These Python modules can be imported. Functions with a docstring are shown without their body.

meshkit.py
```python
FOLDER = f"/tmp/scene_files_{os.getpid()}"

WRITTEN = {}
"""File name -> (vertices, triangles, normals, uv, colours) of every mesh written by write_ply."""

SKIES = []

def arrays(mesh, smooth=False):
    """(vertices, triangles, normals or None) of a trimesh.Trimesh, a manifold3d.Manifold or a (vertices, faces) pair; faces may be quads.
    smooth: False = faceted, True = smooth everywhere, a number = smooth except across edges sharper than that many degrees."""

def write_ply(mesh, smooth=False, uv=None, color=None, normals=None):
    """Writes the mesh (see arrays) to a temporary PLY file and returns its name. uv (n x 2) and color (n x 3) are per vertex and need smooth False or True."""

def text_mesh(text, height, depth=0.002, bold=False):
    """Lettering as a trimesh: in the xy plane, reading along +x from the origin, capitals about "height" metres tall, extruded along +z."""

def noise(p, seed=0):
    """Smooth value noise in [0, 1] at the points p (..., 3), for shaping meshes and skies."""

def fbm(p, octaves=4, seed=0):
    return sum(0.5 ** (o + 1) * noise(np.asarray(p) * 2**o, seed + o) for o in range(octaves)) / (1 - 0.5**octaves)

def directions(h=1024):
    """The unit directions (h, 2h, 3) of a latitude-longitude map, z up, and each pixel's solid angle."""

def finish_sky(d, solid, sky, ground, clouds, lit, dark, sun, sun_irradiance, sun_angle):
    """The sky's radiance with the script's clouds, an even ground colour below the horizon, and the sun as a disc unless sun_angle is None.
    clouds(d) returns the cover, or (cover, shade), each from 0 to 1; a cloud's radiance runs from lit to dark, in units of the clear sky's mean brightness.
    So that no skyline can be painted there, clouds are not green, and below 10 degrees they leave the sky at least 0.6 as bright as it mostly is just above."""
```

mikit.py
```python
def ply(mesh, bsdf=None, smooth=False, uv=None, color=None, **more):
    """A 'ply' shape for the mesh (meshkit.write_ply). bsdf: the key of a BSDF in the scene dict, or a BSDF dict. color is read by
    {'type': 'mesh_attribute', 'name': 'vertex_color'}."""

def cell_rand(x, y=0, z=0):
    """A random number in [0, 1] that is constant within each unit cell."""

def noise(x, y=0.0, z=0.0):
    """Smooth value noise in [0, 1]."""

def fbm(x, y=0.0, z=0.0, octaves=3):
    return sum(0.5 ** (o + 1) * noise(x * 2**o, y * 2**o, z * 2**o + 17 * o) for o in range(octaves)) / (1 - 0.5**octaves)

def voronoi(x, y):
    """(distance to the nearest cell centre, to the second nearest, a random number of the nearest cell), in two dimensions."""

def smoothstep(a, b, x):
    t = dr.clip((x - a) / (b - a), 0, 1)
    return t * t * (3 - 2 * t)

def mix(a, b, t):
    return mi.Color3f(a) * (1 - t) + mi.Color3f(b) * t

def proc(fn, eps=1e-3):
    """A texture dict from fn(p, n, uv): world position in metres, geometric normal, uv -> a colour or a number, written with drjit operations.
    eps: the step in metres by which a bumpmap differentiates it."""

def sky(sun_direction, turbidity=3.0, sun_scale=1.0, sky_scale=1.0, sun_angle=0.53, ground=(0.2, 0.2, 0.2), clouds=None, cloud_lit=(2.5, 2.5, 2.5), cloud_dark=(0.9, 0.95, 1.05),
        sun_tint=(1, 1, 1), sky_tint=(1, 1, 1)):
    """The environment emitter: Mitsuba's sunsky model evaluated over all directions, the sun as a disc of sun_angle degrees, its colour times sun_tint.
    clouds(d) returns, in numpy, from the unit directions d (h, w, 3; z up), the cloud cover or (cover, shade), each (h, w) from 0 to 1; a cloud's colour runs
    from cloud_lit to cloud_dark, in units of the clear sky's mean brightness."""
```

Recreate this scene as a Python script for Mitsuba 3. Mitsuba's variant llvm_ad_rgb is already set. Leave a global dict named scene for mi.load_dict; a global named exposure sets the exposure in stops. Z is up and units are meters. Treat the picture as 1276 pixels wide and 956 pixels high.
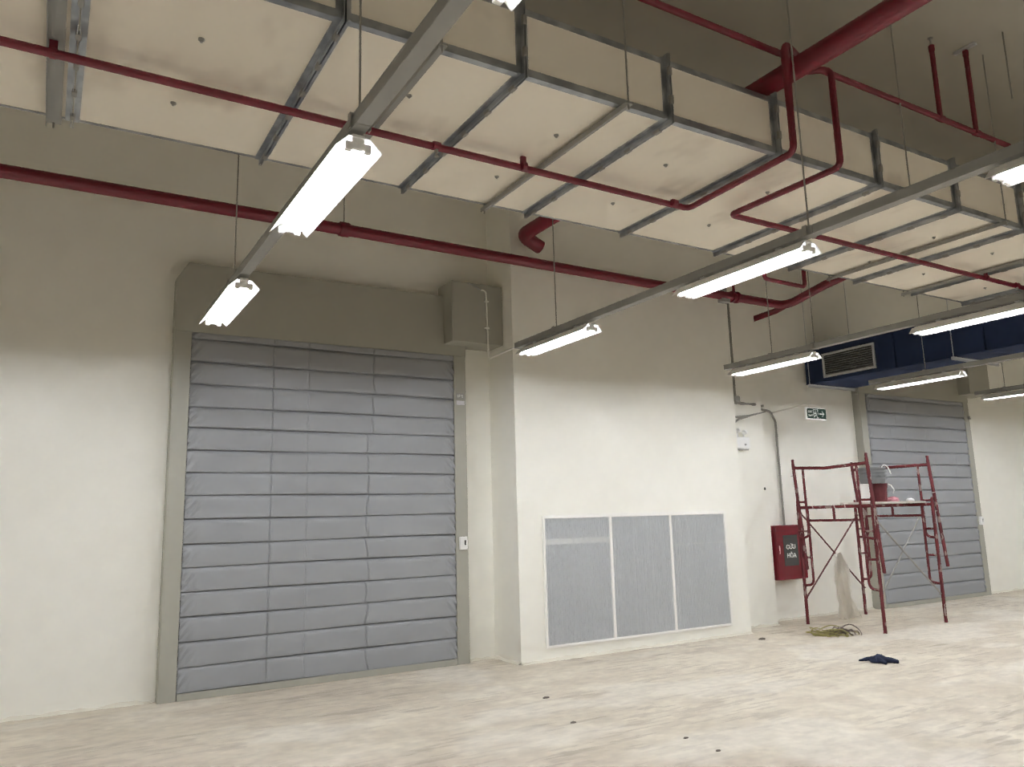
import math, random
import numpy as np, trimesh
import mitsuba as mi, drjit as dr
import mikit, meshkit
from mikit import noise, fbm, smoothstep, mix

# ---------------------------------------------------------------- camera, light, exposure
T = mi.ScalarTransform4f
scene, labels = {}, {}
CAM_H, FOV = 1.5, 66.426
YAW, PITCH, ROLL = 0.538675859, 0.171341641, 0.026793336
EXPOSURE_STOPS = 1.72
LAMP = 30.0                                  # radiance of a fluorescent tube
exposure = EXPOSURE_STOPS
_f = np.array([math.sin(YAW) * math.cos(PITCH), math.cos(YAW) * math.cos(PITCH), math.sin(PITCH)])
_r = np.array([math.cos(YAW), -math.sin(YAW), 0.0])
_d = np.cross(_f, _r)
_d2 = -math.sin(ROLL) * _r + math.cos(ROLL) * _d
scene['camera'] = {'type': 'perspective', 'fov': FOV, 'fov_axis': 'x', 'near_clip': 0.05, 'far_clip': 200.0,
                   'to_world': T().look_at(origin=[0, 0, CAM_H], target=[float(_f[0]), float(_f[1]), float(CAM_H + _f[2])], up=[float(-x) for x in _d2])}
rng = random.Random(7)
nrng = np.random.default_rng(11)

# ---------------------------------------------------------------- materials
def mat(name, color, rough=0.6, metallic=0.0, spec=0.4, **more):
    scene[name] = {'type': 'twosided', 'bsdf': {'type': 'principled', 'base_color': color if isinstance(color, dict) else {'type': 'rgb', 'value': list(color)},
                   'roughness': rough, 'metallic': metallic, 'specular': spec, **more}}
    return name

def wall_color(p, n, uv):
    a = fbm(p.x * 1.3 + 3, p.y * 1.3, p.z * 1.6, 3)
    b = noise(p.x * 9, p.y * 9, p.z * 7)
    scuff = smoothstep(0.55, 0.8, fbm(p.x * 2.1, p.y * 2.1 + 9, p.z * 6, 3)) * smoothstep(0.35, 0.0, p.z)
    c = mix((0.83, 0.82, 0.755), (0.80, 0.785, 0.71), a)
    c = c * (0.985 + 0.03 * b)
    return mix(c, (0.66, 0.62, 0.54), scuff * 0.5)

def floor_color(p, n, uv):
    big = fbm(p.x * 0.55 + 2.0, p.y * 0.8, 0.0, 4)
    streak = fbm(p.x * 1.6 + 5, p.y * 3.2, 3.0, 5)
    fine = fbm(p.x * 13, p.y * 19, 1.0, 4)
    spot = smoothstep(0.60, 0.78, fbm(p.x * 1.6 + 11, p.y * 3.4 + 4, 7.0, 4))
    tool = smoothstep(0.62, 0.72, fbm(p.x * 2.2 + 31, p.y * 13 + 14, 2.0, 4)) * smoothstep(0.45, 0.65, fbm(p.x * 0.7, p.y * 0.7, 9.0, 2))
    dust = smoothstep(0.52, 0.7, fbm(p.x * 1.1 + 21, p.y * 2.0 + 4, 5.0, 3))
    blotch = smoothstep(0.45, 0.62, fbm(p.x * 3.2 + 2, p.y * 4.6 + 8, 4.0, 4))
    line = smoothstep(0.56, 0.66, fbm(p.x * 4.0 + 3, p.y * 26 + 6, 6.0, 4)) * smoothstep(0.4, 0.6, fbm(p.x * 1.1 + 8, p.y * 1.6, 3.0, 3))
    c = mix((0.455, 0.404, 0.325), (0.545, 0.496, 0.41), smoothstep(0.3, 0.7, big * 0.5 + streak * 0.5))
    c = mix(c, (0.40, 0.35, 0.285), spot * 0.40)
    c = mix(c, (0.43, 0.37, 0.30), blotch * 0.35)
    c = mix(c, (0.27, 0.23, 0.185), tool * 0.42)
    c = mix(c, (0.34, 0.295, 0.24), line * 0.45)
    c = mix(c, (0.575, 0.54, 0.475), dust * 0.5)
    return c * (0.87 + 0.24 * fine)

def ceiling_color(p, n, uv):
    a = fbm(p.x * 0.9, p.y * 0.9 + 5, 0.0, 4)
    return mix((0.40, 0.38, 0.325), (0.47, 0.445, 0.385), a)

def duct_color(p, n, uv):
    a = fbm(p.x * 1.7 + 4, p.y * 1.7, p.z * 2.0, 3)
    stain = smoothstep(0.6, 0.8, fbm(p.x * 2.4 + 9, p.y * 1.3 + 2, p.z * 2.0, 4))
    c = mix((0.86, 0.805, 0.70), (0.81, 0.75, 0.645), a)
    return mix(c, (0.47, 0.40, 0.32), stain * 0.5)

def steel_color(p, n, uv):
    a = fbm(p.x * 9, p.y * 9, p.z * 9, 3)
    return mix((0.27, 0.285, 0.305), (0.43, 0.445, 0.46), smoothstep(0.3, 0.7, a))

def scaffold_color(p, n, uv):
    a = fbm(p.x * 22, p.y * 22, p.z * 9, 3)
    chip = smoothstep(0.62, 0.68, a)
    c = mix((0.065, 0.0065, 0.0095), (0.105, 0.011, 0.014), noise(p.x * 6, p.y * 6, p.z * 6))
    return mix(c, (0.33, 0.29, 0.26), chip * 0.6)

def curtain_color(p, n, uv):
    a = fbm(p.x * 2.0, p.y, p.z * 5.0, 3)
    return mix((0.262, 0.27, 0.282), (0.30, 0.31, 0.322), a)

def blue_color(p, n, uv):
    a = fbm(p.x * 5, p.y * 5, p.z * 5, 3)
    return mix((0.006, 0.013, 0.040), (0.012, 0.023, 0.060), a)

M_WALL = mat('wall_paint', mikit.proc(wall_color), 0.85, spec=0.2)
M_SKIRT = mat('plaster_edge', (0.66, 0.625, 0.54), 0.9, spec=0.1)
M_FLOOR = mat('floor_concrete', mikit.proc(floor_color), 0.75, spec=0.25)
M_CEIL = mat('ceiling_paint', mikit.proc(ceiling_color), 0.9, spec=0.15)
M_DUCT = mat('duct_board', mikit.proc(duct_color), 0.75, spec=0.3)
M_GALV = mat('galvanised', mikit.proc(steel_color), 0.34, metallic=0.85)
M_GALVL = mat('galvanised_light', (0.55, 0.56, 0.58), 0.45, metallic=0.45)
M_ROD = mat('zinc_rod', (0.30, 0.29, 0.27), 0.5, metallic=0.4)
M_RED = mat('red_pipe_paint', (0.125, 0.0055, 0.0155), 0.38, spec=0.5)
M_SCAF = mat('scaffold_paint', mikit.proc(scaffold_color), 0.55)
M_BRACE = mat('brace_paint', (0.10, 0.028, 0.028), 0.55)
M_OLIVE = mat('olive_steel', (0.345, 0.338, 0.29), 0.5, spec=0.4)
M_CURT = mat('curtain_fabric', mikit.proc(curtain_color), 0.7, spec=0.3, sheen=0.2)
M_DARK = mat('dark_gap', (0.03, 0.03, 0.03), 0.8)
M_WHITE = mat('white_plastic', (0.80, 0.80, 0.78), 0.45)
M_REFL = mat('reflector_white', (0.86, 0.87, 0.88), 0.4)
M_GREY = mat('grey_plastic', (0.30, 0.30, 0.29), 0.55)
M_TRUNK = mat('trunking_paint', (0.27, 0.27, 0.255), 0.55)
M_GRILLE = mat('grille_white', (0.80, 0.79, 0.75), 0.5)
M_FIN = mat('grille_fin', (0.62, 0.635, 0.645), 0.45)
M_FILT = mat('grille_filter', (0.30, 0.31, 0.32), 0.85)
M_BLUE = mat('blue_insulation', mikit.proc(blue_color), 0.75, spec=0.25)
M_CABRED = mat('cabinet_red', (0.125, 0.0035, 0.011), 0.3, spec=0.5)
M_CABGL = mat('cabinet_dark', (0.035, 0.04, 0.038), 0.25)
M_LETTER = mat('letter_white', (0.78, 0.78, 0.76), 0.5)
M_PINKW = mat('letter_pink', (0.80, 0.60, 0.62), 0.5)
M_GREEN = mat('sign_green', (0.003, 0.022, 0.014), 0.7, spec=0.2)
M_COND = mat('conduit_grey', (0.24, 0.235, 0.215), 0.5)
M_CONDW = mat('conduit_white', (0.72, 0.71, 0.66), 0.5)
M_TUB = mat('tub_grey', (0.20, 0.21, 0.215), 0.55)
M_PAIL = mat('pail_red', (0.085, 0.010, 0.014), 0.5)
M_BOARD = mat('board_wood', (0.50, 0.47, 0.43), 0.7)
M_PINK = mat('pink_cloth', (0.60, 0.28, 0.32), 0.85)
M_NAVY = mat('navy_cloth', (0.012, 0.016, 0.035), 0.85, spec=0.2)
M_STRAP = mat('strap_yellow', (0.27, 0.235, 0.09), 0.7)
M_CABLE = mat('cable_dark', (0.07, 0.05, 0.045), 0.6)
M_CHIP = mat('debris_dark', (0.12, 0.10, 0.085), 0.8)
M_TUBE = mat('tube_glass', (0.9, 0.9, 0.9), 0.3)
scene['plastic_film'] = {'type': 'principledthin', 'base_color': {'type': 'rgb', 'value': [0.93, 0.90, 0.85]}, 'roughness': 0.35, 'diff_trans': 1.0, 'spec_trans': 0.72, 'eta': 1.3}
M_FILM = 'plastic_film'

# ---------------------------------------------------------------- mesh helpers
def box(x0, x1, y0, y1, z0, z1, c=0.0):
    lo, hi = np.minimum([x0, y0, z0], [x1, y1, z1]), np.maximum([x0, y0, z0], [x1, y1, z1])
    if c <= 0:
        m = trimesh.creation.box(extents=hi - lo)
        m.apply_translation((lo + hi) / 2)
        return m
    pts = []
    for i in range(8):
        s = np.array([(i >> k) & 1 for k in range(3)])
        q = np.where(s, hi, lo).astype(float)
        for k in range(3):
            e = q + np.where(s, -c, c)
            e[k] = q[k]
            pts.append(e)
    return trimesh.convex.convex_hull(np.array(pts))

def cat(*ms):
    out = []
    for m in ms:
        out.extend(m) if isinstance(m, (list, tuple)) else out.append(m)
    return trimesh.util.concatenate(out)

def fillet(pts, R, n=6):
    pts = [np.array(p, float) for p in pts]
    out = [pts[0]]
    for a, b, c in zip(pts[:-2], pts[1:-1], pts[2:]):
        u, v = a - b, c - b
        lu, lv = np.linalg.norm(u), np.linalg.norm(v)
        u, v = u / lu, v / lv
        ang = math.acos(np.clip(u @ v, -1, 1))
        if ang > math.pi - 0.02:
            out.append(b); continue
        t = min(R / math.tan(ang / 2), lu * 0.48, lv * 0.48)
        r = t * math.tan(ang / 2)
        bis = (u + v) / np.linalg.norm(u + v)
        cen = b + bis * (r / math.sin(ang / 2))
        s, e = b + u * t - cen, b + v * t - cen
        om = math.acos(np.clip(s @ e / (r * r), -1, 1))
        for k in range(n + 1):
            q = k / n
            out.append(cen + (math.sin((1 - q) * om) * s + math.sin(q * om) * e) / math.sin(om))
    out.append(pts[-1])
    return out

def tube(pts, r, n=12, R=0.0):
    P = np.array(fillet(pts, R) if R else pts, float)
    keep = [0] + [i for i in range(1, len(P)) if np.linalg.norm(P[i] - P[i - 1]) > 1e-6]
    P = P[keep]
    d = np.diff(P, axis=0)
    d /= np.linalg.norm(d, axis=1, keepdims=True)
    tang = np.vstack([d[:1], d[:-1] + d[1:], d[-1:]])
    tang /= np.linalg.norm(tang, axis=1, keepdims=True)
    up = np.array([0, 0, 1.0]) if abs(tang[0][2]) < 0.9 else np.array([1.0, 0, 0])
    x = np.cross(up, tang[0]); x /= np.linalg.norm(x)
    V, rr = [], np.broadcast_to(r, len(P))
    for i, p in enumerate(P):
        x = x - tang[i] * (x @ tang[i]); x /= np.linalg.norm(x)
        y = np.cross(tang[i], x)
        w = 1.0
        if 0 < i < len(P) - 1:
            w = 1.0 / max(0.5, math.sqrt((1 + d[i - 1] @ d[i]) / 2))
        a = np.arange(n) * 2 * math.pi / n
        V.append(p + rr[i] * (np.cos(a)[:, None] * x + np.sin(a)[:, None] * y))
    V = np.vstack(V + [P[:1], P[-1:]])
    F = []
    for i in range(len(P) - 1):
        for k in range(n):
            a, b = i * n + k, i * n + (k + 1) % n
            F += [[a, b, b + n], [a, b + n, a + n]]
    c0, c1, L = len(P) * n, len(P) * n + 1, (len(P) - 1) * n
    for k in range(n):
        F += [[c0, (k + 1) % n, k], [c1, L + k, L + (k + 1) % n]]
    return trimesh.Trimesh(V, F, process=False)

def rod(a, b, r, n=10):
    return tube([a, b], r, n)

def lathe(profile, cx, cy, n=28):
    prof = np.array(profile, float)
    m = trimesh.creation.revolve(prof, sections=n)
    m.apply_translation([cx, cy, 0])
    return m

def prism(poly, axis, a, b):
    """poly: 2d points; axis 0 -> (y,z) profile along x; axis 1 -> (x,z) profile along y; axis 2 -> (x,y) profile along z"""
    from shapely.geometry import Polygon
    m = trimesh.creation.extrude_polygon(Polygon(poly), abs(b - a), engine='earcut')
    v = m.vertices.copy()
    lo = min(a, b)
    if axis == 0:
        m.vertices = np.stack([v[:, 2] + lo, v[:, 0], v[:, 1]], 1)
    elif axis == 1:
        m.vertices = np.stack([v[:, 0], lo + v[:, 2], v[:, 1]], 1); m.invert()
    else:
        m.vertices = np.stack([v[:, 0], v[:, 1], v[:, 2] + lo], 1)
    return m

def text(s, h, x, y, z, bold=True, depth=0.003, width=None):
    """lettering on a face that looks towards -y, its baseline starting at x, z"""
    m = meshkit.text_mesh(s, h, depth, bold)
    v = m.vertices
    sx = 1.0 if width is None else width / (v[:, 0].max() - v[:, 0].min())
    m.vertices = np.stack([x + (v[:, 0] - v[:, 0].min()) * sx, y - v[:, 2], z + v[:, 1]], 1)
    return m

# ---------------------------------------------------------------- scene helpers
used = {}
def key_for(base):
    k = used.get(base, 0); used[base] = k + 1
    return base if k == 0 else f'{base}_{k:03d}'

def tag(key, label, category=None, group=None, kind=None):
    labels[key] = {'label': label}
    if category: labels[key]['category'] = category
    if group: labels[key]['group'] = group
    if kind: labels[key]['kind'] = kind

def thing(name, label, category, group=None, kind=None):
    k = key_for(name); tag(k, label, category, group, kind)
    return k

def part(parent, name, mesh, m, smooth=False, label=None, kind=None, **more):
    k = key_for(parent + '__' + name)
    scene[k] = mikit.ply(mesh, m, smooth=smooth, **more)
    if label or kind:
        labels[k] = {}
        if label: labels[k]['label'] = label
        if kind: labels[k]['kind'] = kind
    return k

def single(name, mesh, m, label, category, group=None, smooth=False, kind=None):
    k = key_for(name)
    scene[k] = mikit.ply(mesh, m, smooth=smooth)
    tag(k, label, category, group, kind)
    return k

# ---------------------------------------------------------------- the room
X0, X1, Y0, YW, ZC = -7.5, 19.5, -8.5, 7.85, 5.70
BX0, BX1, BY = 4.385, 7.78, 7.30             # the block with the grille
PX1, PY = 8.62, 7.60                         # the pier beside it
S = 'structure'
single('floor', box(X0 - .2, X1 + .2, Y0 - .2, YW + .2, -0.2, 0.0), M_FLOOR, 'pale dusty concrete floor with trowel streaks and stains', 'floor', kind=S)
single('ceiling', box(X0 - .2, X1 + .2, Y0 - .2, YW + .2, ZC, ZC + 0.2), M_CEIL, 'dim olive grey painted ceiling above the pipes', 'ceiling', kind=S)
single('wall_back', box(X0 - .2, X1 + .2, YW, YW + .2, -0.1, ZC + .1), M_WALL, 'cream painted wall behind the doors and the scaffold', 'wall', kind=S)
single('wall_left', box(X0 - .2, X0, Y0 - .2, YW + .2, -0.1, ZC + .1), M_WALL, 'cream side wall beyond the left edge of the view', 'wall', kind=S)
single('wall_right', box(X1, X1 + .2, Y0 - .2, YW + .2, -0.1, ZC + .1), M_WALL, 'cream end wall beyond the right edge of the view', 'wall', kind=S)
single('wall_front', box(X0 - .2, X1 + .2, Y0 - .2, Y0, -0.1, ZC + .1), M_WALL, 'cream wall behind the viewpoint', 'wall', kind=S)
single('wall_block', box(BX0, BX1, BY, YW + .05, -0.05, ZC + .05), M_WALL, 'cream plastered block that juts into the hall and holds the big grille', 'wall', kind=S)
single('wall_pier', box(BX1 - .02, PX1, PY, YW + .05, -0.05, ZC + .05), M_WALL, 'narrow cream pier between the grille block and the red fire cabinet', 'wall', kind=S)
# rough plaster run-off where the walls meet the floor
def skirting(name, p, q, nrm, label, seed):
    g = np.random.default_rng(seed)
    p, q, nrm = np.array(p, float), np.array(q, float), np.array(nrm, float)
    L = np.linalg.norm(q - p); n = max(6, int(L / 0.07))
    V, F = [], []
    for i in range(n + 1):
        b = p + (q - p) * i / n
        w, h = 0.02 + 0.035 * g.random(), 0.015 + 0.03 * g.random()
        V += [[*(b - nrm * .01), -0.01], [*(b - nrm * .01), h], [*(b + nrm * w * 0.35), h * 0.45], [*(b + nrm * w), -0.002]]
    for i in range(n):
        a = i * 4
        for k in range(3):
            F += [[a + k, a + k + 1, a + k + 5], [a + k, a + k + 5, a + k + 4]]
    single(name, trimesh.Trimesh(np.array(V), F, process=False), M_SKIRT, label, 'baseboard', smooth=50, kind=S)
skirting('trim_1', (X0, YW), (0.93, YW), (0, -1), 'rough plaster edge at the foot of the wall left of the near door', 1)
skirting('trim_2', (4.03, YW), (BX0, YW), (0, -1), 'rough plaster edge between the near door and the grille block', 2)
skirting('trim_3', (BX0, YW), (BX0, BY), (-1, 0), 'rough plaster edge at the foot of the grille block side', 3)
skirting('trim_4', (BX0, BY), (BX1, BY), (0, -1), 'rough plaster edge under the big grille', 4)
skirting('trim_5', (BX1, PY), (PX1, PY), (0, -1), 'rough plaster edge at the foot of the narrow pier', 5)
skirting('trim_6', (PX1, YW), (11.0, YW), (0, -1), 'rough plaster edge of the wall behind the scaffold', 6)
skirting('trim_7', (14.15, YW), (X1, YW), (0, -1), 'rough plaster edge of the wall right of the far door', 7)

# ---------------------------------------------------------------- the two fabric doors
def curtain_panel(x0, x1, zt, zb, k, seed, creases):
    """one billowing strip of the curtain, between two horizontal seams"""
    g = np.random.default_rng(seed * 100 + k)
    W, Y = x1 - x0, 7.755
    s = np.unique(np.concatenate([np.linspace(0, W, 90), np.linspace(0, 0.16, 26), np.linspace(W - 0.16, W, 26)] +
                                 [c + np.linspace(-0.035, 0.035, 15) for c, _, _ in creases]))
    s = s[(s >= 0) & (s <= W)]
    t = np.array([0, .02, .05, .09, .14, .2, .28, .36, .45, .54, .63, .72, .8, .87, .92, .945, .96, .972, .985, 1.0])
    Sg, Tg = np.meshgrid(s, t)
    prof = np.interp(t, [0, .02, .09, .2, .36, .63, .87, .96, .985, 1.0], [0.0, .012, .025, .031, .033, .033, .032, .029, .010, 0.0])
    d = np.repeat(prof[:, None], len(s), 1)
    d += 0.004 * (meshkit.noise(np.stack([Sg * 3 + k * 7, Tg * 1.5, Sg * 0 + seed], -1)) - .5) * np.sin(np.pi * Tg)
    for side, dist in ((0, Sg), (1, W - Sg)):          # gathered ends
        a, ph = 0.015 * (0.6 + 0.8 * g.random()), g.random() * 6
        fr = 26 + 12 * g.random()
        d += a * np.exp(-dist / 0.055) * np.sin(fr * (dist * 1.1 + Tg * (zt - zb) * 0.9) * 2.2 + ph) * np.sin(np.pi * Tg) ** 0.6
    for c, wob, amp in creases:                        # vertical folds
        j = wob * (g.random() - .5)
        j2 = wob * (g.random() - .5)
        pos = c + j * (1 - Tg) + j2 * Tg + wob * 0.2 * np.sin(Tg * 5 + k)
        d -= amp * np.exp(-((Sg - pos) / 0.0065) ** 2) * np.minimum(1, np.sin(np.pi * Tg) * 6 + .3)
        d += 0.3 * amp * np.exp(-((Sg - pos - 0.016) / 0.014) ** 2) * np.sin(np.pi * Tg)
    z = zt + (zb - zt) * Tg + 0.0035 * np.sin(Sg * 2.3 + k * 1.7)
    P = np.stack([x0 + Sg, Y - d, z], -1).reshape(-1, 3)
    n = len(s); F = []
    i, j = np.meshgrid(np.arange(len(t) - 1), np.arange(n - 1), indexing='ij')
    a = (i * n + j).ravel()
    F = np.vstack([np.stack([a, a + n, a + 1], 1), np.stack([a + 1, a + n, a + n + 1], 1)])
    front = trimesh.Trimesh(P, F, process=False)
    return front, box(x0, x1, Y + .008, Y + .014, zb, zt)

def fabric_door(n, dx, label, seed, full):
    t = f'door_{n}'
    tag(t, label, 'door', kind=S)
    a, b = 1.105 + dx, 3.858 + dx
    for side, (p, q) in enumerate(((a - 0.152, a), (b, b + 0.148))):
        part(t, 'post', box(p, q, 7.72, YW + .01, 0, 3.325, .004), M_OLIVE)
    # hood over the roller with its cut corners
    hx0, hx1, zt, zb = a - 0.156, b + 0.148, 4.0, 3.325
    part(t, 'header', prism([(hx0, zb), (hx1, zb), (hx1, zt - .17), (hx1 - .10, zt), (hx0 + .10, zt), (hx0, zt - .17)], 1, 7.714, YW + .01), M_OLIVE)
    part(t, 'motor_housing', cat(box(b - 0.12, BX0 - 0.005 + dx, 7.50, YW + .01, 3.44, 4.13, .006)), M_OLIVE)
    part(t, 'sill', box(a + .004, b - .004, 7.715, 7.80, 0.0, 0.062, .003), M_OLIVE)
    part(t, 'guide_gap', cat(box(a - .001, a + .004, 7.745, 7.80, 0.0, 3.31), box(b - .006, b + .001, 7.745, 7.80, 0, 3.31)), M_DARK, label='dark guide slot')
    seams = [3.335, 3.263, 3.045, 2.83, 2.61, 2.414, 2.206, 1.999, 1.787, 1.57, 1.348, 1.142, 0.924, 0.708, 0.495, 0.277, 0.058]
    for k in range(len(seams) - 1):
        if full:
            cr = [(0.765, 0.004, .012), (1.116, 0.003, .005), (1.81 if k < 5 else 1.74, 0.045, .012)]
        else:
            q = np.random.default_rng(900 + k)
            cr = [(0.3 + 2.1 * q.random(), 0.03, .004 + .003 * q.random()) for _ in range(1 + k % 2)] if k < 11 else []
        front, back = curtain_panel(a + .004, b - .006, seams[k], seams[k + 1], k, seed, cr)
        v, f, nn = meshkit.arrays(front, True)
        part(t, 'curtain_panel', cat(front, back), M_CURT, smooth=35)
    # end bars where the fabric is stitched
    return t, a, b

D1, a1, b1 = fabric_door(1, 0.0, 'wide grey fabric roll-up door in an olive steel frame, nearest on the left', 3, True)
D2, a2, b2 = fabric_door(2, 10.06, 'grey fabric roll-up door at the far right, behind the red scaffold', 5, False)
# small fittings on the posts
part(D1, 'sticker', box(3.885, 3.985, 7.717, 7.7201, 2.835, 2.898), M_GREY, label='grey warning sticker')
st = part(D1, 'sticker', box(3.887, 3.985, 7.717, 7.7201, 2.768, 2.815), mat('sticker_pale', (0.62, 0.61, 0.64), 0.5), label='pale sticker')
part(D1, 'sticker__print', cat(*[box(3.90 + .018 * i, 3.91 + .018 * i, 7.716, 7.7175, 2.85 + .008 * (i % 3), 2.885) for i in range(4)]), M_LETTER)
for (D, c) in ((D1, 3.935), (D2, 13.995)):
    cb = part(D, 'control_box', box(c - .045, c + .045, 7.68, 7.722, 1.185, 1.325, .006), M_WHITE, label='small white control box')
    part(cb, 'slot', box(c + .005, c + .022, 7.678, 7.682, 1.235, 1.285), M_DARK)
for zz in (3.02,):
    part(D2, 'sensor', box(14.01, 14.05, 7.69, 7.722, zz, zz + .06, .004), M_GREY)
part(D2, 'sensor', box(11.09, 11.13, 7.69, 7.722, 2.13, 2.19, .004), M_GREY)

# ---------------------------------------------------------------- wall grille
G = thing('wall_grille', 'large wall grille of fine vertical fins in three white framed panels', 'grille')
gx0, gx1, gz0, gz1 = 4.708, 7.432, 0.150, 1.503
fw = 0.026
part(G, 'frame', cat(box(gx0 - .012, gx1 + .012, BY - .022, BY + .002, gz1 - .012, gz1 + .022, .003), box(gx0 - .012, gx1 + .012, BY - .022, BY + .002, gz0 - .022, gz0 + .006, .003),
                     box(gx0 - .014, gx0 + .012, BY - .0221, BY + .002, gz0 - .02, gz1 + .02, .003), box(gx1 - .014, gx1 + .014, BY - .0221, BY + .002, gz0 - .02, gz1 + .02, .003)), M_GRILLE)
w3 = (gx1 - gx0) / 3
for i in (1, 2):
    part(G, 'mullion', box(gx0 + w3 * i - .018, gx0 + w3 * i + .018, BY - .024, BY + .002, gz0, gz1, .003), M_GRILLE)
for i in range(3):
    xa, xb = gx0 + w3 * i + .014, gx0 + w3 * (i + 1) - .014
    part(G, 'filter_panel', box(xa, xb, BY - .004, BY + .004, gz0, gz1), M_FILT)
    fins = []
    nf = 46
    g = np.random.default_rng(40 + i)
    for k in range(nf):
        xc = xa + (k + .5) * (xb - xa) / nf + 0.0015 * (g.random() - .5)
        fins.append(box(xc - .0035, xc + .0035, BY - .017, BY - .004, gz0 + .004, gz1 - .01))
    part(G, 'fin_bank', cat(fins), M_FIN, kind='stuff', label='bank of thin vertical grey fins')
part(G, 'crossbar', box(gx0 + .02, gx0 + w3 - .02, BY - .009, BY - .003, 1.21, 1.27), M_GRILLE, label='pale bar behind the fins')
part(G, 'crossbar', box(gx0 + w3 * 2 + .02, gx1 - .02, BY - .009, BY - .003, 1.135, 1.15), M_GRILLE, label='thin pale bar behind the fins')

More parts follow.
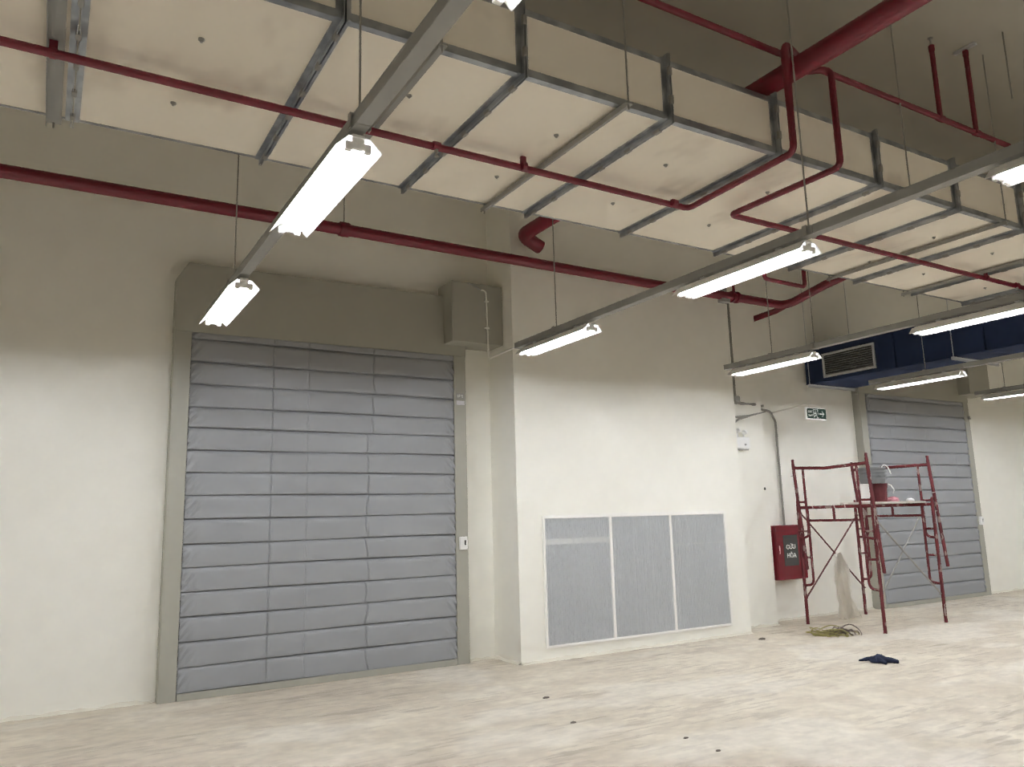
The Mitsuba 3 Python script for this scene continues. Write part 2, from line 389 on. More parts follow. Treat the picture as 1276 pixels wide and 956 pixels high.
# ---------------------------------------------------------------- the big air duct
ZB, YN, YF, ZT = 4.05, 3.535, 5.33, 4.495
DU = thing('air_duct', 'huge cream panelled rectangular air duct with galvanised flanges under the ceiling', 'duct')
joints = [-3.45, -2.30, -1.15, 0.0, 1.165, 2.245, 3.37, 4.40, 5.575, 6.66, 7.74, 8.83, 9.90, 11.0, 12.1]
for k in range(len(joints) - 1):
    a, b = joints[k] + .004, joints[k + 1] - .004
    part(DU, 'section', box(a, b, YN + .012, YF - .006, ZB + .012 + .002 * (k % 2), ZT - .01, .004), M_DUCT)
    part(DU, 'corner_angle', cat(box(a + .03, b - .03, YN + .002, YN + .014, ZB + .003, ZB + .048), box(a + .03, b - .03, YN + .003, YN + .046, ZB + .0, ZB + .013)), M_GALV, label='galvanised corner angle')
    part(DU, 'edge_strip', box(a + .03, b - .03, YN + .004, YN + .014, ZT - .045, ZT - .008), M_GALV, label='galvanised edge strip')
    part(DU, 'edge_strip', box(a + .03, b - .03, YF - .012, YF + .002, ZB + .004, ZB + .03), M_GALV, label='galvanised edge strip')
    if -1 < a < 9.5:
        for q in (0.30, 0.72):
            xs, ys = a + (b - a) * (0.42 + .2 * (rng.random())), YN + (YF - YN) * q
            part(DU, 'screw_plate', cat(lathe([(0, ZB + .006), (.017, ZB + .006), (.017, ZB + .016), (0, ZB + .016)], xs, ys, 10), lathe([(0, ZB - .006), (.008, ZB - .006), (.008, ZB + .01), (0, ZB + .01)], xs, ys, 8)), M_ROD, label='small round fixing')
for k, x in enumerate(joints):
    ms = []
    for s in (-1, 1):
        ms += [box(x + s * .004, x + s * .009, YN - .034, YF + .02, ZB - .036, ZB + .014), box(x + s * .004, x + s * .040, YN - .004, YF + .01, ZB + .002, ZB + .013),
               box(x + s * .004, x + s * .009, YN - .034, YN + .014, ZB - .036, ZT + .02), box(x + s * .004, x + s * .040, YN + .002, YN + .013, ZB, ZT)]
    fl = part(DU, 'flange', cat(ms), M_GALV, label='galvanised flange joint')
    if -1.3 < x < 10:
        for y in np.linspace(YN + .12, YF - .12, 6):
            part(fl, 'clip', box(x - .014, x + .014, y - .03, y + .03, ZB - .041, ZB - .016, .003), M_ROD)
        part(fl, 'clip', box(x - .014, x + .014, YN - .040, YN - .016, ZB + .1, ZB + .16, .003), M_ROD)
        part(fl, 'clip', box(x - .014, x + .014, YN - .040, YN - .016, ZT - .14, ZT - .08, .003), M_ROD)
# hangers: a flat channel below the duct on two rods
HG = 'hangers under the big duct'
for x, lab in ((-0.10, 'galvanised duct hanger channel farthest left under the cream duct'), (1.70, 'galvanised duct hanger running beside the first light row under the cream duct'),
          (2.99, 'galvanised duct hanger left of the detoured red drop pipes'), (5.92, 'galvanised duct hanger just right of the second light row'),
          (7.36, 'galvanised duct hanger under the cream duct near the wall pipe bend'), (8.72, 'galvanised duct hanger farthest right under the cream duct')):
    t = thing('duct_hanger', lab, 'bracket')
    w = .042 if x < 0 else .028
    part(t, 'channel', cat(box(x - w, x + w, YN - .06, YF + .06, ZB - .012, ZB - .006), box(x - w, x - w + .004, YN - .06, YF + .06, ZB - .04, ZB - .006), box(x + w - .004, x + w, YN - .06, YF + .06, ZB - .012, ZB + .0)), M_TRUNK)
    for y in (YN - .045, YF + .045):
        part(t, 'rod', rod((x, y, ZB - .05), (x, y, ZC), .006, 8), M_ROD)

# ---------------------------------------------------------------- fluorescent light rows
ZL = 3.14
ROWX = [-1.85, 1.10, 4.09, 7.06, 9.86, 12.50, 15.3]
YC = [6.01, 3.69, 1.37, -0.95, -3.27]
LEN = 1.18
ROWNAME = ['', 'first light row, above the near door', 'second light row, ending at the grille block', 'third light row, ending near the scaffold', 'fourth light row, under the blue duct', 'fifth light row, farthest right', '']
def tube_light(x, yc, label, group=None):
    t = thing('tube_light', label, 'light', group)
    y0, y1 = yc - LEN / 2, yc + LEN / 2
    part(t, 'batten', box(x - .03, x + .03, y0 + .01, y1 - .01, ZL + .022, ZL + .062, .004), M_WHITE)
    prof = [(-.108, ZL - .012), (-.050, ZL + .046), (.050, ZL + .046), (.108, ZL - .012), (.106, ZL - .0145), (.049, ZL + .0425), (-.049, ZL + .0425), (-.106, ZL - .0145)]
    part(t, 'reflector', prism([(x + a, z) for a, z in prof], 1, y0, y1), M_REFL)
    for s in (-1, 1):
        scene_key = part(t, 'tube', rod((x + s * .040, y0 + .035, ZL), (x + s * .040, y1 - .035, ZL), .013, 10), M_TUBE, smooth=40)
        scene[scene_key]['emitter'] = {'type': 'area', 'radiance': {'type': 'rgb', 'value': [LAMP * 0.97, LAMP * 1.0, LAMP * 1.06]}}
    for y in (y0 + .022, y1 - .022):
        part(t, 'lamp_holder', cat(box(x - .060, x + .060, y - .012, y + .012, ZL - .006, ZL + .024, .003), box(x - .060, x - .028, y - .013, y + .013, ZL - .018, ZL + .020, .003), box(x + .028, x + .060, y - .013, y + .013, ZL - .018, ZL + .020, .003)), M_WHITE)
    for y in (yc - .35, yc + .35):
        part(t, 'clip', box(x - .022, x + .022, y - .02, y + .02, ZL + .060, ZL + .0795), M_GALVL)
# fixture centres are shifted onto each row's own axis
LP = {(1, 0): 'first-row tube light in front of the near door header', (1, 1): 'largest tube light, second in the first row, crossing the red wall pipe',
      (1, 2): 'tube light cut by the top edge of the picture', (2, 0): 'tube light at the far end of the second row, in front of the grille block',
      (2, 1): 'tube light in the middle of the second row, below the detoured red pipe', (2, 2): 'second-row tube light at the right edge, below the upright sprinkler risers',
      (3, 0): 'tube light at the far end of the third row, above the exit sign', (3, 1): 'third-row tube light in front of the blue duct at the right edge',
      (4, 0): 'tube light at the far end of the fourth row, above the far grey door', (4, 1): 'fourth-row tube light seen edge-on below the blue duct', (5, 0): 'small fifth-row tube light, lowest at the right edge'}
for i, x in enumerate(ROWX):
    for j, y in enumerate(YC):
        if (i, j) in LP:
            tube_light(x, y, LP[(i, j)])
        else:
            tube_light(x, y, 'twin tube batten light outside the view, hanging over the hall', 'lights outside the view')
RL = {1: 'long grey trunking carrying the first light row towards the near door', 2: 'long grey trunking carrying the second light row to the grille block corner', 3: 'long grey trunking carrying the third light row to the wall above the exit sign',
      4: 'long grey trunking carrying the fourth light row below the blue duct', 5: 'grey trunking carrying the fifth light row at the right edge', 0: 'grey trunking of a light row left of the view', 6: 'grey trunking of a light row right of the view'}
for i, x in enumerate(ROWX):
    t = thing('light_trunking', RL[i], 'trunking')
    zt = ZL + .08
    edges = [-4.0, -1.6, 0.75, 3.05, 5.40, 6.72]
    for a, b in zip(edges[:-1], edges[1:]):
        part(t, 'channel', cat(box(x - .036, x + .036, a + .002, b - .002, zt, zt + .055, .003)), M_TRUNK)
        part(t, 'lid', box(x - .038, x + .038, a + .004, b - .004, zt + .050, zt + .058), M_TRUNK)
    for y in ({1: 5.78, 2: 5.99, 3: 6.0, 4: 5.90, 5: 6.27}.get(i, 5.8), 3.10, 0.78, -1.5):
        if i == 3 and y == 3.10: y = 5.42
        part(t, 'hanger', cat(box(x - .05, x + .05, y - .015, y + .015, zt + .056, zt + .066), box(x - .05, x - .044, y - .015, y + .015, zt, zt + .066), box(x + .044, x + .05, y - .015, y + .015, zt, zt + .066)), M_ROD)
        k = part(t, 'rod', rod((x, y, zt + .06), (x, y, ZC), .0055, 8), M_ROD)

# ---------------------------------------------------------------- red pipes
def clamp(x, y, z, r, axis, w=.03):
    d = np.eye(3)[axis] * w / 2
    c = np.array([x, y, z])
    return rod(c - d, c + d, r, 16)
WP = thing('wall_fire_pipe', 'long thick red fire pipe running along the wall above the near door', 'pipe')
PYW, PZW, PRW = 7.05, 4.315, 0.057
part(WP, 'pipe', tube([(-6.5, PYW, PZW + .02), (1.5, PYW, PZW + .015), (6.3, PYW, PZW - .02), (8.67, PYW, PZW - .01), (8.70, 6.45, PZW + .12), (8.70, 4.0, PZW + .45)], PRW, 18, R=.16), M_RED, smooth=40)
for xq, rq, wq in ((2.35, .072, .09), (7.62, .078, .03), (7.70, .078, .03)):
    part(WP, 'coupling', clamp(xq, PYW, PZW - .012 if xq > 5 else PZW + .01, rq, 0, wq), M_RED, smooth=40)
part(WP, 'outlet', tube([(8.64, PYW + .02, PZW - .02), (8.69, PYW + .2, PZW - .03), (8.69, YW, PZW - .06)], .042, 14, R=.05), M_RED, smooth=40)
part(WP, 'strut', cat(box(7.44, 7.50, PYW - .03, PYW + .03, PZW - .1, PZW + .25), box(7.40, 7.54, PYW - .04, PYW + .04, PZW - .11, PZW - .06)), M_GREY, label='grey support strut')
part(WP, 'strut', tube([(7.66, PYW, PZW + .05), (7.66, PYW, PZW + .32)], .018, 10), M_RED)
for x in (2.35,):
    part(WP, 'hanger_rod', rod((x, PYW, PZW), (x, PYW, ZC), .006, 8), M_ROD)
    part(WP, 'hanger_ring', clamp(x, PYW, PZW + .012, PRW + .006, 0, .018), M_RED, smooth=40)
BP = thing('fire_main_pipe', 'thickest red fire main crossing above the cream duct and ending in an elbow', 'pipe')
bx, bz = 4.452, 4.625
part(BP, 'pipe', tube([(bx, 0.2, bz), (bx - .02, 7.11, bz + .01), (bx + .235, 7.13, bz - .085)], .078, 22, R=.10), M_RED, smooth=40)
for y in (1.5, 2.35):
    part(BP, 'hanger_rod', rod((bx, y, bz), (bx, y, ZC), .006, 8), M_ROD)
YU, ZU = 3.50, 4.845
ZS, YS, YD = 3.964, 4.415, 3.345            # branch pipe below the duct, its line and its drop
SL = thing('sprinkler_branch_pipe', 'red sprinkler branch under the left half of the cream duct, turning to a drop pipe', 'pipe')
part(SL, 'pipe', tube([(-4.0, YS - .04, ZS), (4.385, YS + .035, ZS), (4.335, YD, ZS), (4.335, YD, 4.80), (4.60, YD + .06, 4.765), (4.66, YU, ZU)], .0245, 14, R=.055), M_RED, smooth=40)
part(SL, 'drop_sleeve', tube([(4.335, YD, 4.30), (4.335, YD, 4.74)], [.026, .031], 14), M_RED, smooth=40)
def head_down(parent, x, y, z):
    part(parent, 'sprinkler_head', cat(rod((x, y, z), (x, y, z - .03), .013, 10), rod((x, y, z - .03), (x, y, z - .055), .006, 8), rod((x, y, z - .053), (x, y, z - .057), .017, 12)), M_ROD, label='small brass sprinkler head')
head_down(SL, 2.10, YS, ZS - .02)
for x in (-0.11, 2.78):
    part(SL, 'clamp', cat(clamp(x, YS - .01, ZS, .031, 0, .03), box(x - .02, x + .02, YS - .012, YS + .012, ZS + .02, ZB - .01)), M_RED)
for x in (2.10, 4.2):
    part(SL, 'coupling', clamp(x, YS, ZS, .029, 0, .05), M_RED)
SR = thing('sprinkler_branch_pipe', 'red sprinkler branch under the right half of the cream duct, turning to a drop pipe', 'pipe')
part(SR, 'pipe', tube([(12.0, YS + .05, ZS), (4.80, YS - .025, ZS), (4.835, YD, ZS), (4.835, YD, 4.735), (4.70, YD + .10, 4.735), (4.44, YD + .12, 4.66)], .0245, 14, R=.055), M_RED, smooth=40)
head_down(SR, 9.35, YS, ZS - .02)
part(SR, 'clamp', cat(clamp(8.72, YS, ZS, .031, 0, .03), box(8.70, 8.74, YS - .012, YS + .012, ZS + .02, ZB - .01)), M_RED)
part(SR, 'coupling', clamp(9.35, YS, ZS, .029, 0, .05), M_RED)
UP = thing('ceiling_sprinkler_pipe', 'red sprinkler pipe near the ceiling with two upright risers', 'pipe')
YU, ZU = 3.50, 4.845
part(UP, 'pipe', tube([(-2.5, YU, ZU), (7.62, YU, ZU)], .024, 14), M_RED, smooth=40)
for x, top in ((6.52, 5.56), (7.08, ZC - .02)):
    r = part(UP, 'riser', cat(rod((x, YU, ZU), (x, YU, top - .02), .021, 12), clamp(x, YU, ZU, .030, 0, .07), rod((x, YU, top - .07), (x, YU, top - .02), .026, 12)), M_RED, smooth=40)
    if top < 5.6:
        part(r, 'sprinkler_head', cat(rod((x, YU, top - .03), (x, YU, top + .02), .010, 10), box(x - .012, x + .012, YU - .003, YU + .003, top + .02, top + .05), rod((x, YU, top + .05), (x, YU, top + .055), .024, 12)), M_ROD, label='small brass sprinkler head')
    else:
        part(r, 'bracket', box(x - .02, x + .02, YU - .10, YU + .10, ZC - .03, ZC - .001, .003), M_GALVL, label='short ceiling channel')
LOOP = thing('sprinkler_loop_pipe', 'short U-shaped red pipe at the far edge of the cream duct', 'pipe')
part(LOOP, 'pipe', tube([(6.36, 5.42, 4.62), (6.36, 5.42, 3.915), (7.02, 5.44, 3.915), (7.02, 5.44, 4.62)], .022, 12, R=.045), M_RED, smooth=40)

# loose rods from the ceiling to nothing below in view
single('ceiling_rod', rod((7.15, 3.2, 5.05), (7.15, 3.2, ZC), .007, 8), M_COND, 'loose threaded rod hanging from the ceiling right of the two sprinkler risers', 'rod')

# ---------------------------------------------------------------- blue insulated duct
BD = thing('blue_duct', 'dark blue insulated air duct with a side grille, running towards the far door', 'duct')
ux0, ux1, uz0, uz1 = 9.935, 10.92, 3.395, 3.93
ycuts = [7.845, 6.35, 5.15, 4.0, 2.8, 1.6, 0.4]
for k in range(len(ycuts) - 1):
    g = np.random.default_rng(60 + k)
    m = box(ux0, ux1, ycuts[k + 1] + .004, ycuts[k] - .004, uz0, uz1, .012)
    m = m.subdivide_to_size(0.16)
    nz = meshkit.fbm(m.vertices * 4.0 + k, 2, 5) - .5
    m.vertices = m.vertices + nz[:, None] * np.array([0.006, 0.0, 0.022]) * (np.abs(m.vertices[:, 2:3] - uz0) > .05)
    part(BD, 'section', m, M_BLUE, smooth=40)
gr = part(BD, 'grille_frame', cat(box(ux0 - .018, ux0 + .003, 6.64, 6.675, 3.462, 3.805), box(ux0 - .018, ux0 + .003, 7.475, 7.51, 3.462, 3.805),
          box(ux0 - .018, ux0 + .003, 6.64, 7.51, 3.452, 3.487), box(ux0 - .018, ux0 + .003, 6.64, 7.51, 3.785, 3.818)), M_GALVL, label='pale grey side grille')
part(gr, 'backing', box(ux0 - .004, ux0 + .002, 6.67, 7.48, 3.48, 3.79), M_DARK)
for k in range(9):
    z = 3.50 + k * .0325
    part(gr, 'blade', prism([(ux0 - .016, z - .008), (ux0 - .003, z + .006), (ux0 - .003, z + .010), (ux0 - .016, z - .004)], 1, 6.672, 7.478), M_GALV)
for y, lab in ((5.53, 'steel angle hanger under the blue duct, above the fourth light row'), (7.74, 'steel angle hanger under the blue duct end, above the exit sign')):
    t = thing('duct_support', lab, 'bracket')
    part(t, 'angle_bar', cat(box(ux0 - .07, ux1 + .05, y - .02, y + .02, uz0 - .008, uz0 - .003), box(ux0 - .07, ux1 + .05, y + .016, y + .02, uz0 - .042, uz0 - .003)), M_GALVL)
    for x in (ux0 - .045, ux1 + .03):
        part(t, 'rod', rod((x, y, uz0 - .04), (x, y, ZC), .006, 8), M_GALVL)

# ---------------------------------------------------------------- conduits, sign, emergency light, bracket
CW = thing('white_conduit', 'thin white conduit dropping down the motor housing to the second light row', 'conduit')
cx, cy = 4.16, 7.487
part(CW, 'conduit', tube([(4.10, cy, 4.06), (cx, cy, 4.05), (cx + .02, cy, 3.27), (4.10, 6.95, 3.25), (4.09, 6.72, 3.245)], .010, 8, R=.03), M_CONDW, smooth=40)
for z in (3.62, 3.93):
    part(CW, 'clip', box(cx - .02, cx + .03, cy - .014, cy + .014, z - .008, z + .008), M_CONDW)
part(CW, 'flex_end', tube([(3.93, cy - .01, 4.115), (3.99, cy - .015, 4.10), (4.05, cy - .005, 4.075), (4.10, cy, 4.06)], .008, 8), M_GREY, label='grey flexible cable end')
GC = thing('grey_conduit', 'grey conduit down the pier corner, round it and down to the red fire cabinet', 'conduit')
part(GC, 'conduit', tube([(7.835, 7.33, 4.34), (7.835, 7.33, 3.02)], .017, 10), M_COND, smooth=40)
part(GC, 'conduit', tube([(7.84, 7.56, 2.985), (8.48, 7.565, 2.985)], .013, 10), M_COND, smooth=40)
part(GC, 'conduit', tube([(8.64, 7.575, 2.975), (8.66, 7.80, 2.985), (9.06, 7.82, 2.95), (9.15, 7.82, 2.80), (9.155, 7.82, 1.28)], .016, 10, R=.09), M_COND, smooth=40)
part(GC, 'junction_box', box(7.79, 7.88, 7.28, 7.60, 2.945, 3.03, .006), M_COND)
for x in (8.22, 8.44):
    part(GC, 'coupling', clamp(x, 7.563, 2.985, .021, 0, .05), M_COND)
part(GC, 'coupling', rod((9.153, 7.82, 2.62), (9.153, 7.82, 2.58), .021, 10), M_COND)
SB = thing('shelf_bracket', 'grey metal arm bracket with a curved brace above the emergency light', 'bracket')
part(SB, 'plate', box(7.785, 7.80, 7.42, 7.48, 2.56, 2.83, .003), M_COND)
part(SB, 'arm', tube([(7.79, 7.45, 2.752), (8.2, 7.45, 2.80), (8.53, 7.45, 2.87)], [.016, .014, .009], 8), M_COND)
part(SB, 'brace', tube([(7.79, 7.45, 2.59), (7.87, 7.45, 2.67), (8.00, 7.45, 2.745), (8.17, 7.45, 2.79)], .016, 8), M_COND, smooth=40)
part(SB, 'bracket_plate', box(7.785, 7.79, 7.315, 7.56, 2.62, 2.76), M_COND)
EL = thing('emergency_light', 'white twin-head emergency light box on the narrow pier', 'light')
part(EL, 'housing', box(8.01, 8.27, PY - .075, PY + .001, 2.355, 2.515, .008), M_WHITE)
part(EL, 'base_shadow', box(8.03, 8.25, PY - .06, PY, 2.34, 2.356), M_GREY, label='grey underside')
for x in (8.07, 8.19):
    m = trimesh.creation.icosphere(subdivisions=2, radius=.042)
    m.apply_scale([1, .9, .8]); m.apply_translation([x, PY - .06, 2.60 if x < 8.15 else 2.585])
    part(EL, 'lamp_head', cat(m, rod((x, PY - .045, 2.51), (x, PY - .045, 2.58), .012, 8)), M_WHITE, smooth=40)
part(EL, 'indicator', box(8.16, 8.195, PY - .078, PY - .074, 2.40, 2.425), M_GREY)
ES = thing('exit_sign', 'green exit sign with running figure and right arrow, hung on an arm from the wall', 'sign')
sx0, sx1, sz0, sz1, sy = 9.12, 9.555, 2.765, 2.942, 7.255
part(ES, 'frame', box(sx0, sx1, sy - .012, sy + .018, sz0, sz1, .004), M_WHITE)
part(ES, 'face', box(sx0 + .022, sx1 - .015, sy - .0135, sy - .010, sz0 + .020, sz1 - .018), M_GREEN, label='dark green face')
part(ES, 'lettering', cat(text('EXIT', .030, sx0 + .040, sy - .0132, sz0 + .098, width=.095, depth=.002), text('THOÁT', .026, sx0 + .040, sy - .0132, sz0 + .046, width=.098, depth=.002)), M_LETTER, label='white lettering EXIT over a second word')
fy = sy - .0152
fx = sx0 + .150
pict = [box(fx, fx + .011, fy, fy + .002, sz0 + .028, sz0 + .150), box(fx, fx + .10, fy, fy + .002, sz0 + .142, sz0 + .150), box(fx + .088, fx + .10, fy, fy + .002, sz0 + .075, sz0 + .150),
        box(fx + .070, fx + .108, fy, fy + .002, sz0 + .024, sz0 + .036)]
for pts, r in (([(fx + .046, 0, sz0 + .108), (fx + .056, 0, sz0 + .078)], .0085), ([(fx + .056, 0, sz0 + .078), (fx + .030, 0, sz0 + .052), (fx + .012, 0, sz0 + .036)], .006), ([(fx + .056, 0, sz0 + .078), (fx + .072, 0, sz0 + .056), (fx + .078, 0, sz0 + .030)], .006),
               ([(fx + .046, 0, sz0 + .104), (fx + .026, 0, sz0 + .086)], .005), ([(fx + .046, 0, sz0 + .104), (fx + .072, 0, sz0 + .092)], .005)):
    m = tube([(p[0], sy - .0137, p[2]) for p in pts], r, 8)
    v = m.vertices; v[:, 1] = sy - .0137 + (v[:, 1] - sy + .0137) * .2; m.vertices = v
    pict.append(m)
h = trimesh.creation.icosphere(subdivisions=1, radius=.009); h.apply_scale([1, .15, 1]); h.apply_translation([fx + .044, sy - .0140, sz0 + .126]); pict.append(h)
part(ES, 'pictogram', cat(pict), M_LETTER, label='white running figure in a doorway')
ax, az = sx0 + .275, sz0 + .086
part(ES, 'arrow', cat(box(ax, ax + .085, fy, fy + .002, az - .008, az + .008), prism([(ax + .05, az + .042), (ax + .064, az + .042), (ax + .112, az), (ax + .064, az - .042), (ax + .05, az - .042), (ax + .086, az)], 1, fy, fy + .002)), M_LETTER, label='white arrow pointing right')
part(ES, 'arm', tube([(9.13, YW, 2.935), (9.125, 7.30, 2.972), (9.13, sy, 2.985), (9.50, sy, 2.975)], .0085, 8, R=.02), M_CONDW, smooth=40)
part(ES, 'hanger', cat(rod((9.2, sy, 2.94), (9.2, sy, 2.985), .006, 8), rod((9.47, sy, 2.94), (9.47, sy, 2.978), .006, 8)), M_CONDW)

FC = thing('fire_hose_cabinet', 'red wall cabinet with a dark lettered window behind the left scaffold leg', 'cabinet')
kx0, kx1, kz0, kz1, ky = 8.74, 9.335, 0.568, 1.308, 7.63
part(FC, 'body', box(kx0, kx1, ky + .012, YW + .001, kz0, kz1, .006), M_CABRED)
dr_ = part(FC, 'door', box(kx0 + .004, kx1 - .004, ky - .006, ky + .014, kz0 + .004, kz1 - .004, .005), M_CABRED)
part(dr_, 'window', box(8.875, 9.165, ky - .009, ky - .004, 0.755, 1.175, .002), M_CABGL, label='dark window')
part(dr_, 'lettering', cat(text('CỨU', .058, 8.925, ky - .0085, 0.985, width=.185), text('HỎA', .058, 8.93, ky - .0085, 0.868, width=.185)), M_LETTER, label='pale lettering in two lines')
part(dr_, 'lock', cat(box(8.785, 8.80, ky - .012, ky - .005, 0.955, 1.035), box(8.785, 8.80, ky - .012, ky - .005, 0.925, 0.945)), M_PINKW, label='pale lock plate')
single('wall_socket', box(8.555, 8.575, PY - .012, PY + .001, 1.80, 1.835), M_DARK, 'tiny black fitting at the edge of the narrow pier', 'fitting')

# ---------------------------------------------------------------- scaffold
SC = thing('scaffold', 'worn red mason frame scaffold standing in front of the far door', 'scaffold')
R1, R2 = .0215, .0165
def frame(x, ya, yb, z0, zt, zr, zin, rail2, lean, name, sag=0.0, rung=()):
    """outer legs at ya (far) and yb (near), top rail at zr, ladder bars that curve into the legs at zin"""
    t = part(SC, name, tube([(x, ya, zr), (x, (ya + yb) / 2 + .05, zr - sag), (x, yb, zr - sag * .3)], R1, 10), M_SCAF, smooth=40)
    for y in (ya, yb):
        part(t, 'leg', cat(rod((x + lean, y - lean * 2.2, z0), (x, y, zt - .06), R1, 12), rod((x, y, zt - .07), (x, y, zt), R1 * .82, 12)), M_SCAF, smooth=40)
        s = 1 if y == yb else -1
        yi = y + s * 0.155
        xl = x + lean * .35
        part(t, 'ladder_bar', tube([(x, yi, zr), (x + lean * .5, yi, zin), (x + lean * .5, y, zin - .012)], R2, 10, R=.12), M_SCAF, smooth=40)
        for z in rung:
            part(t, 'rung', rod((x + lean * .2, y, z), (x + lean * .2, yi, z), R2 * .85, 8), M_SCAF)
    if rail2:
        part(t, 'lower_rail', rod((x, ya - .155, rail2), (x, yb + .155, rail2), R2, 10), M_SCAF, smooth=40)
        part(t, 'stub', rod((x, (ya + yb) / 2, zr), (x, (ya + yb) / 2, rail2), R2, 10), M_SCAF)
    return t
YA, YB = 7.42, 6.25
frame(8.955, YA - .03, YB, 0.0, 1.65, 1.545, 0.52, 1.37, 0.0, 'lower_frame', rung=(0.88,))
frame(10.37, YA + .10, YB + .08, 0.0, 1.64, 1.545, 0.51, 1.40, 0.0, 'lower_frame', rung=(0.87,))
frame(8.905, YA - .05, YB - .02, 0.72, 2.205, 2.09, 1.15, 0, 0.03, 'upper_frame', sag=.035, rung=(1.62, 1.23))
frame(10.425, YA + .13, YB + .11, 0.72, 2.205, 2.085, 1.11, 0, 0.04, 'upper_frame', rung=(1.60, 1.22))
def brace(a, b, m=M_BRACE):
    a, b = np.array(a), np.array(b)
    part(SC, 'brace', cat(rod(a, b, .0105, 8), rod(a - [0, .02, 0], a + [0, .03, 0], .009, 8), rod(b - [0, .02, 0], b + [0, .03, 0], .009, 8)), m)
brace((8.975, 7.37, 1.47), (10.36, 7.49, 0.38)); brace((10.36, 7.50, 1.42), (8.985, 7.40, 0.34))
brace((8.975, 6.26, 1.40), (10.365, 6.345, 0.36), M_ROD); brace((10.05, 6.34, 1.37), (8.98, 6.27, 0.44), M_COND)
for (x, y) in ((8.955, 7.12), (8.955, 6.78), (8.955, 6.62)):
    part(SC, 'wire_tie', cat(tube([(x - .03, y, 1.53), (x - .028, y + .01, 1.58), (x + .02, y, 1.585), (x + .03, y - .01, 1.54), (x + .01, y - .03, 1.50)], .006, 6)), M_CONDW)
for x, y, z in ((8.955, YA, 1.46), (8.905, YA, 1.98), (10.425, YB + .1, 1.98), (10.37, YB + .08, 1.45), (10.37, YB + .08, 1.70)):
    part(SC, 'pin', rod((x, y, z), (x + .05, y - .03, z + .005), .007, 6), M_ROD)
single('scaffold_board', box(8.99, 10.395, 6.43, 6.74, 1.5675, 1.595, .003), M_BOARD, 'pale dusty plank lying across the scaffold under the pails', 'board')

# things on the plank
zb_ = 1.596
def pail(name, x, y, r0, r1, h, z, m, label, ribs=(), group=None, lip=.008):
    t = thing(name, label, 'bucket', group)
    prof = [(0, z), (r0, z), (r0 + (r1 - r0) * .95, z + h * .95), (r1 + lip, z + h * (.95 if lip < .01 else .72)), (r1 + lip, z + h), (r1 - .004, z + h), (r1 - .006, z + h * .92), (r0 - .004, z + .008), (0, z + .008)]
    part(t, 'body', lathe(prof, x, y, 28), m, smooth=35)
    for q in ribs:
        rr = r0 + (r1 - r0) * q
        part(t, 'rib', lathe([(rr - .002, z + h * q - .006), (rr + .008, z + h * q - .004), (rr + .008, z + h * q + .004), (rr - .002, z + h * q + .006)], x, y, 28), m, smooth=35)
    return t
pr = pail('paint_pail', 9.545, 6.53, .080, .100, .235, zb_, M_PAIL, 'dark red paint pail standing on the scaffold plank, under the grey tubs', (.8,))
part(pr, 'handle', tube([(9.545 + .06, 6.53 - .085, zb_ + .23), (9.64, 6.42, zb_ + .21), (9.67, 6.40, zb_ + .15), (9.665, 6.42, zb_ + .10)], .007, 8, R=.04), M_WHITE, smooth=40, label='white handle')
pail('paint_pail', 9.325, 6.60, .062, .070, .235, zb_, M_WHITE, 'small white pail standing left of the red pail on the scaffold plank', ())
tubs = []
for k in range(4):
    tubs.append(pail('nested_tub', 9.45, 6.555, .150, .164, .075, zb_ + .236 + k * .046, M_TUB, f"grey tub {['lowest', 'second from the bottom', 'third from the bottom', 'topmost'][k]} in the nested stack on top of the pails", (), lip=.018))
part(tubs[3], 'handle', tube([(9.40, 6.37, zb_ + .44), (9.43, 6.345, zb_ + .485), (9.50, 6.34, zb_ + .43), (9.56, 6.35, zb_ + .355)], .007, 8, R=.05), M_WHITE, smooth=40, label='white handle')
def lump(cx, cy, z, sx, sy_, sz, seed, amp=.35, sub=3):
    m = trimesh.creation.icosphere(subdivisions=sub)
    v = m.vertices
    n = meshkit.fbm(v * 2.2 + seed * 3.1, 3, seed) - .5
    v = v * (1 + amp * 2 * n[:, None])
    v[:, 2] = np.maximum(v[:, 2], -0.35)
    v = v * [sx, sy_, sz]
    v[:, 2] -= v[:, 2].min()
    m.vertices = v + [cx, cy, z]
    return m
single('pink_rag', lump(9.76, 6.50, zb_, .10, .08, .045, 5), M_PINK, 'crumpled pink rag on the scaffold plank beside the red pail', 'rag', smooth=50)
single('clear_bag', lump(10.18, 6.52, zb_, .055, .05, .03, 8), M_WHITE, 'small white scrap on the right end of the scaffold plank', 'scrap', smooth=50)

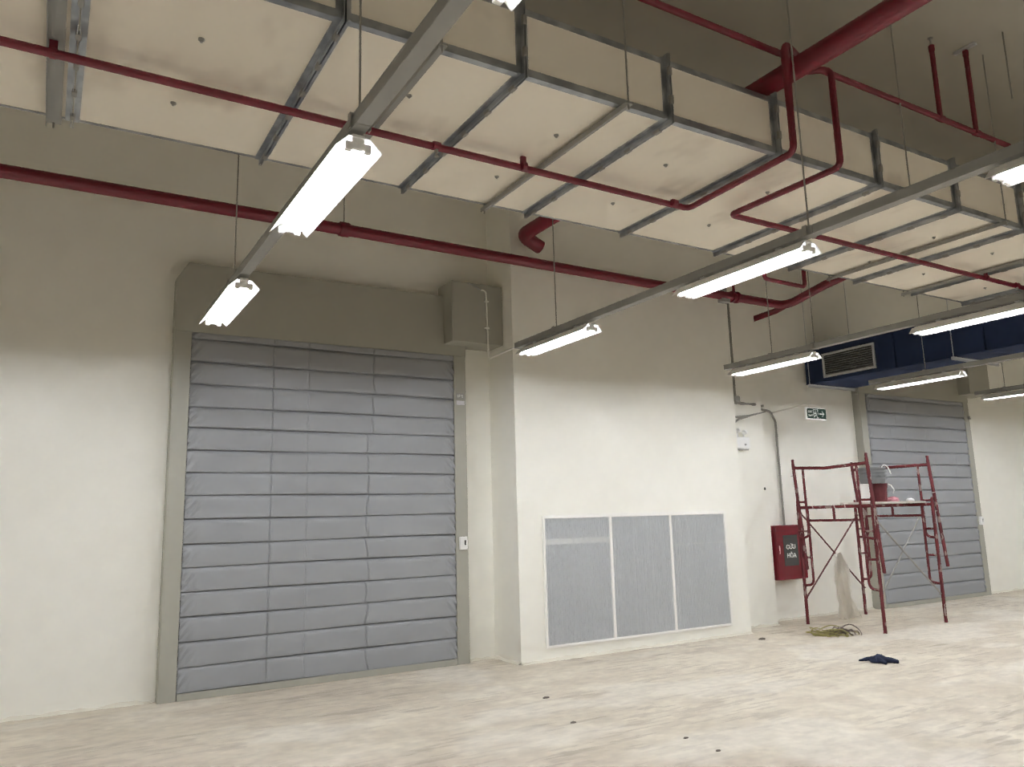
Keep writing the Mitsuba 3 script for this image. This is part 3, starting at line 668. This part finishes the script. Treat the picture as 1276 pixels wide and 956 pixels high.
# plastic sheet hanging from the crossing of the far braces
def film():
    nu, nv = 44, 60
    u, v = np.meshgrid(np.linspace(-1, 1, nu), np.linspace(0, 1, nv))
    half = np.interp(v, [0, .05, .2, .5, .75, 1.0], [.02, .045, .12, .145, .15, .19])
    cxm = np.interp(v, [0, .3, .6, 1], [9.70, 9.67, 9.68, 9.74])
    fold = .012 * np.sin(u * 31 + v * 13 + np.sin(v * 9) * 2) + .018 * (meshkit.fbm(np.stack([u * 6, v * 14, u * 0 + 3], -1), 3) - .5) + .035 * np.sin(u * 9 + v * 2.2) + .022 * np.sin(u * 17 - v * 5 + 1) + .02 * (meshkit.noise(np.stack([u * 3, v * 6, u * 0], -1)) - .5)
    x = cxm + u * half + .02 * np.sin(v * 7) * (1 - v)
    y = 7.36 + fold * np.minimum(1, half / .1) - .05 * v
    z = 0.90 * (1 - v) + .012 + .02 * np.abs(np.sin(u * 6)) * (v > .97)
    P = np.stack([x, y, z], -1).reshape(-1, 3)
    i, j = np.meshgrid(np.arange(nv - 1), np.arange(nu - 1), indexing='ij')
    a = (i * nu + j).ravel()
    return trimesh.Trimesh(P, np.vstack([np.stack([a, a + nu, a + 1], 1), np.stack([a + 1, a + nu, a + nu + 1], 1)]), process=False)
PS = thing('plastic_sheet', 'crumpled translucent plastic sheet hanging from the scaffold cross brace to the floor', 'plastic sheet')
part(PS, 'film', film(), M_FILM, smooth=True)
part(PS, 'knot', lump(9.70, 7.40, .84, .045, .035, .05, 3, .3, 2), M_CONDW, smooth=50)

# tangle of straps and cord on the floor
def tangle(n, cx, cy, rx, ry, h, r, seed, flat=False):
    g = np.random.default_rng(seed); ms = []
    for k in range(n):
        a0 = g.random() * 6.28; c = np.array([cx + (g.random() - .5) * rx * .9, cy + (g.random() - .5) * ry * .9])
        ra, rb, ang = rx * (.35 + .5 * g.random()), ry * (.25 + .45 * g.random()), g.random() * 3.14
        sweep = 2.0 + 2.6 * g.random(); pts = []
        hz = h * g.random()
        for q in np.linspace(0, 1, 14):
            th = a0 + sweep * q
            p = np.array([ra * math.cos(th), rb * math.sin(th)])
            p = np.array([p[0] * math.cos(ang * .4) - p[1] * math.sin(ang * .4), p[0] * math.sin(ang * .4) + p[1] * math.cos(ang * .4)])
            pts.append((*(c + p), r + .004 + hz * math.sin(math.pi * q) * (.7 + .3 * math.sin(7 * q + k))))
        ms.append(tube(pts, r, 6))
    return cat(ms)
TG = thing('strap_tangle', 'tangle of yellow straps and dark cord lying on the floor below the scaffold', 'cord')
part(TG, 'strap', tangle(22, 8.42, 6.58, .25, .27, .09, .0055, 21), M_STRAP, smooth=40, label='yellow green straps')
part(TG, 'cord', tangle(9, 8.50, 6.52, .22, .26, .13, .006, 33), M_CABLE, smooth=40, label='dark cord')
NC = thing('navy_glove', 'dark navy cloth glove lying alone on the floor in front of the scaffold', 'glove')
part(NC, 'palm', lump(7.255, 5.17, .001, .10, .075, .05, 12, .35), M_NAVY, smooth=50)
part(NC, 'finger', tube([(7.22, 5.20, .03), (7.17, 5.235, .03), (7.09, 5.27, .02)], [.022, .02, .008], 8), M_NAVY, smooth=40)
for a, b in (((7.27, 5.14), (7.36, 5.03)), ((7.25, 5.13), (7.33, 5.00)), ((7.21, 5.12), (7.17, 5.03)), ((7.30, 5.2), (7.33, 5.24))):
    part(NC, 'finger', tube([(*a, .030), ((a[0] + b[0]) / 2, (a[1] + b[1]) / 2, .026), (*b, .014)], [.028, .024, .014], 8), M_NAVY, smooth=40)
for k, (x, y, s, w) in enumerate(((3.76, 5.87, .02, 'nearest to the grille block corner'), (3.48, 5.07, .016, 'second from the grille block corner'), (3.86, 4.28, .013, 'third from the grille block corner'), (3.82, 3.94, .013, 'nearest to the viewer'), (7.50, 6.88, .03, 'by the right corner of the grille block'))):
    single('floor_chip', lump(x, y, 0, s * 1.5, s, s * .5, 50 + k, .3, 2), M_CHIP, f'small dark debris chip on the floor, {w}', 'debris')
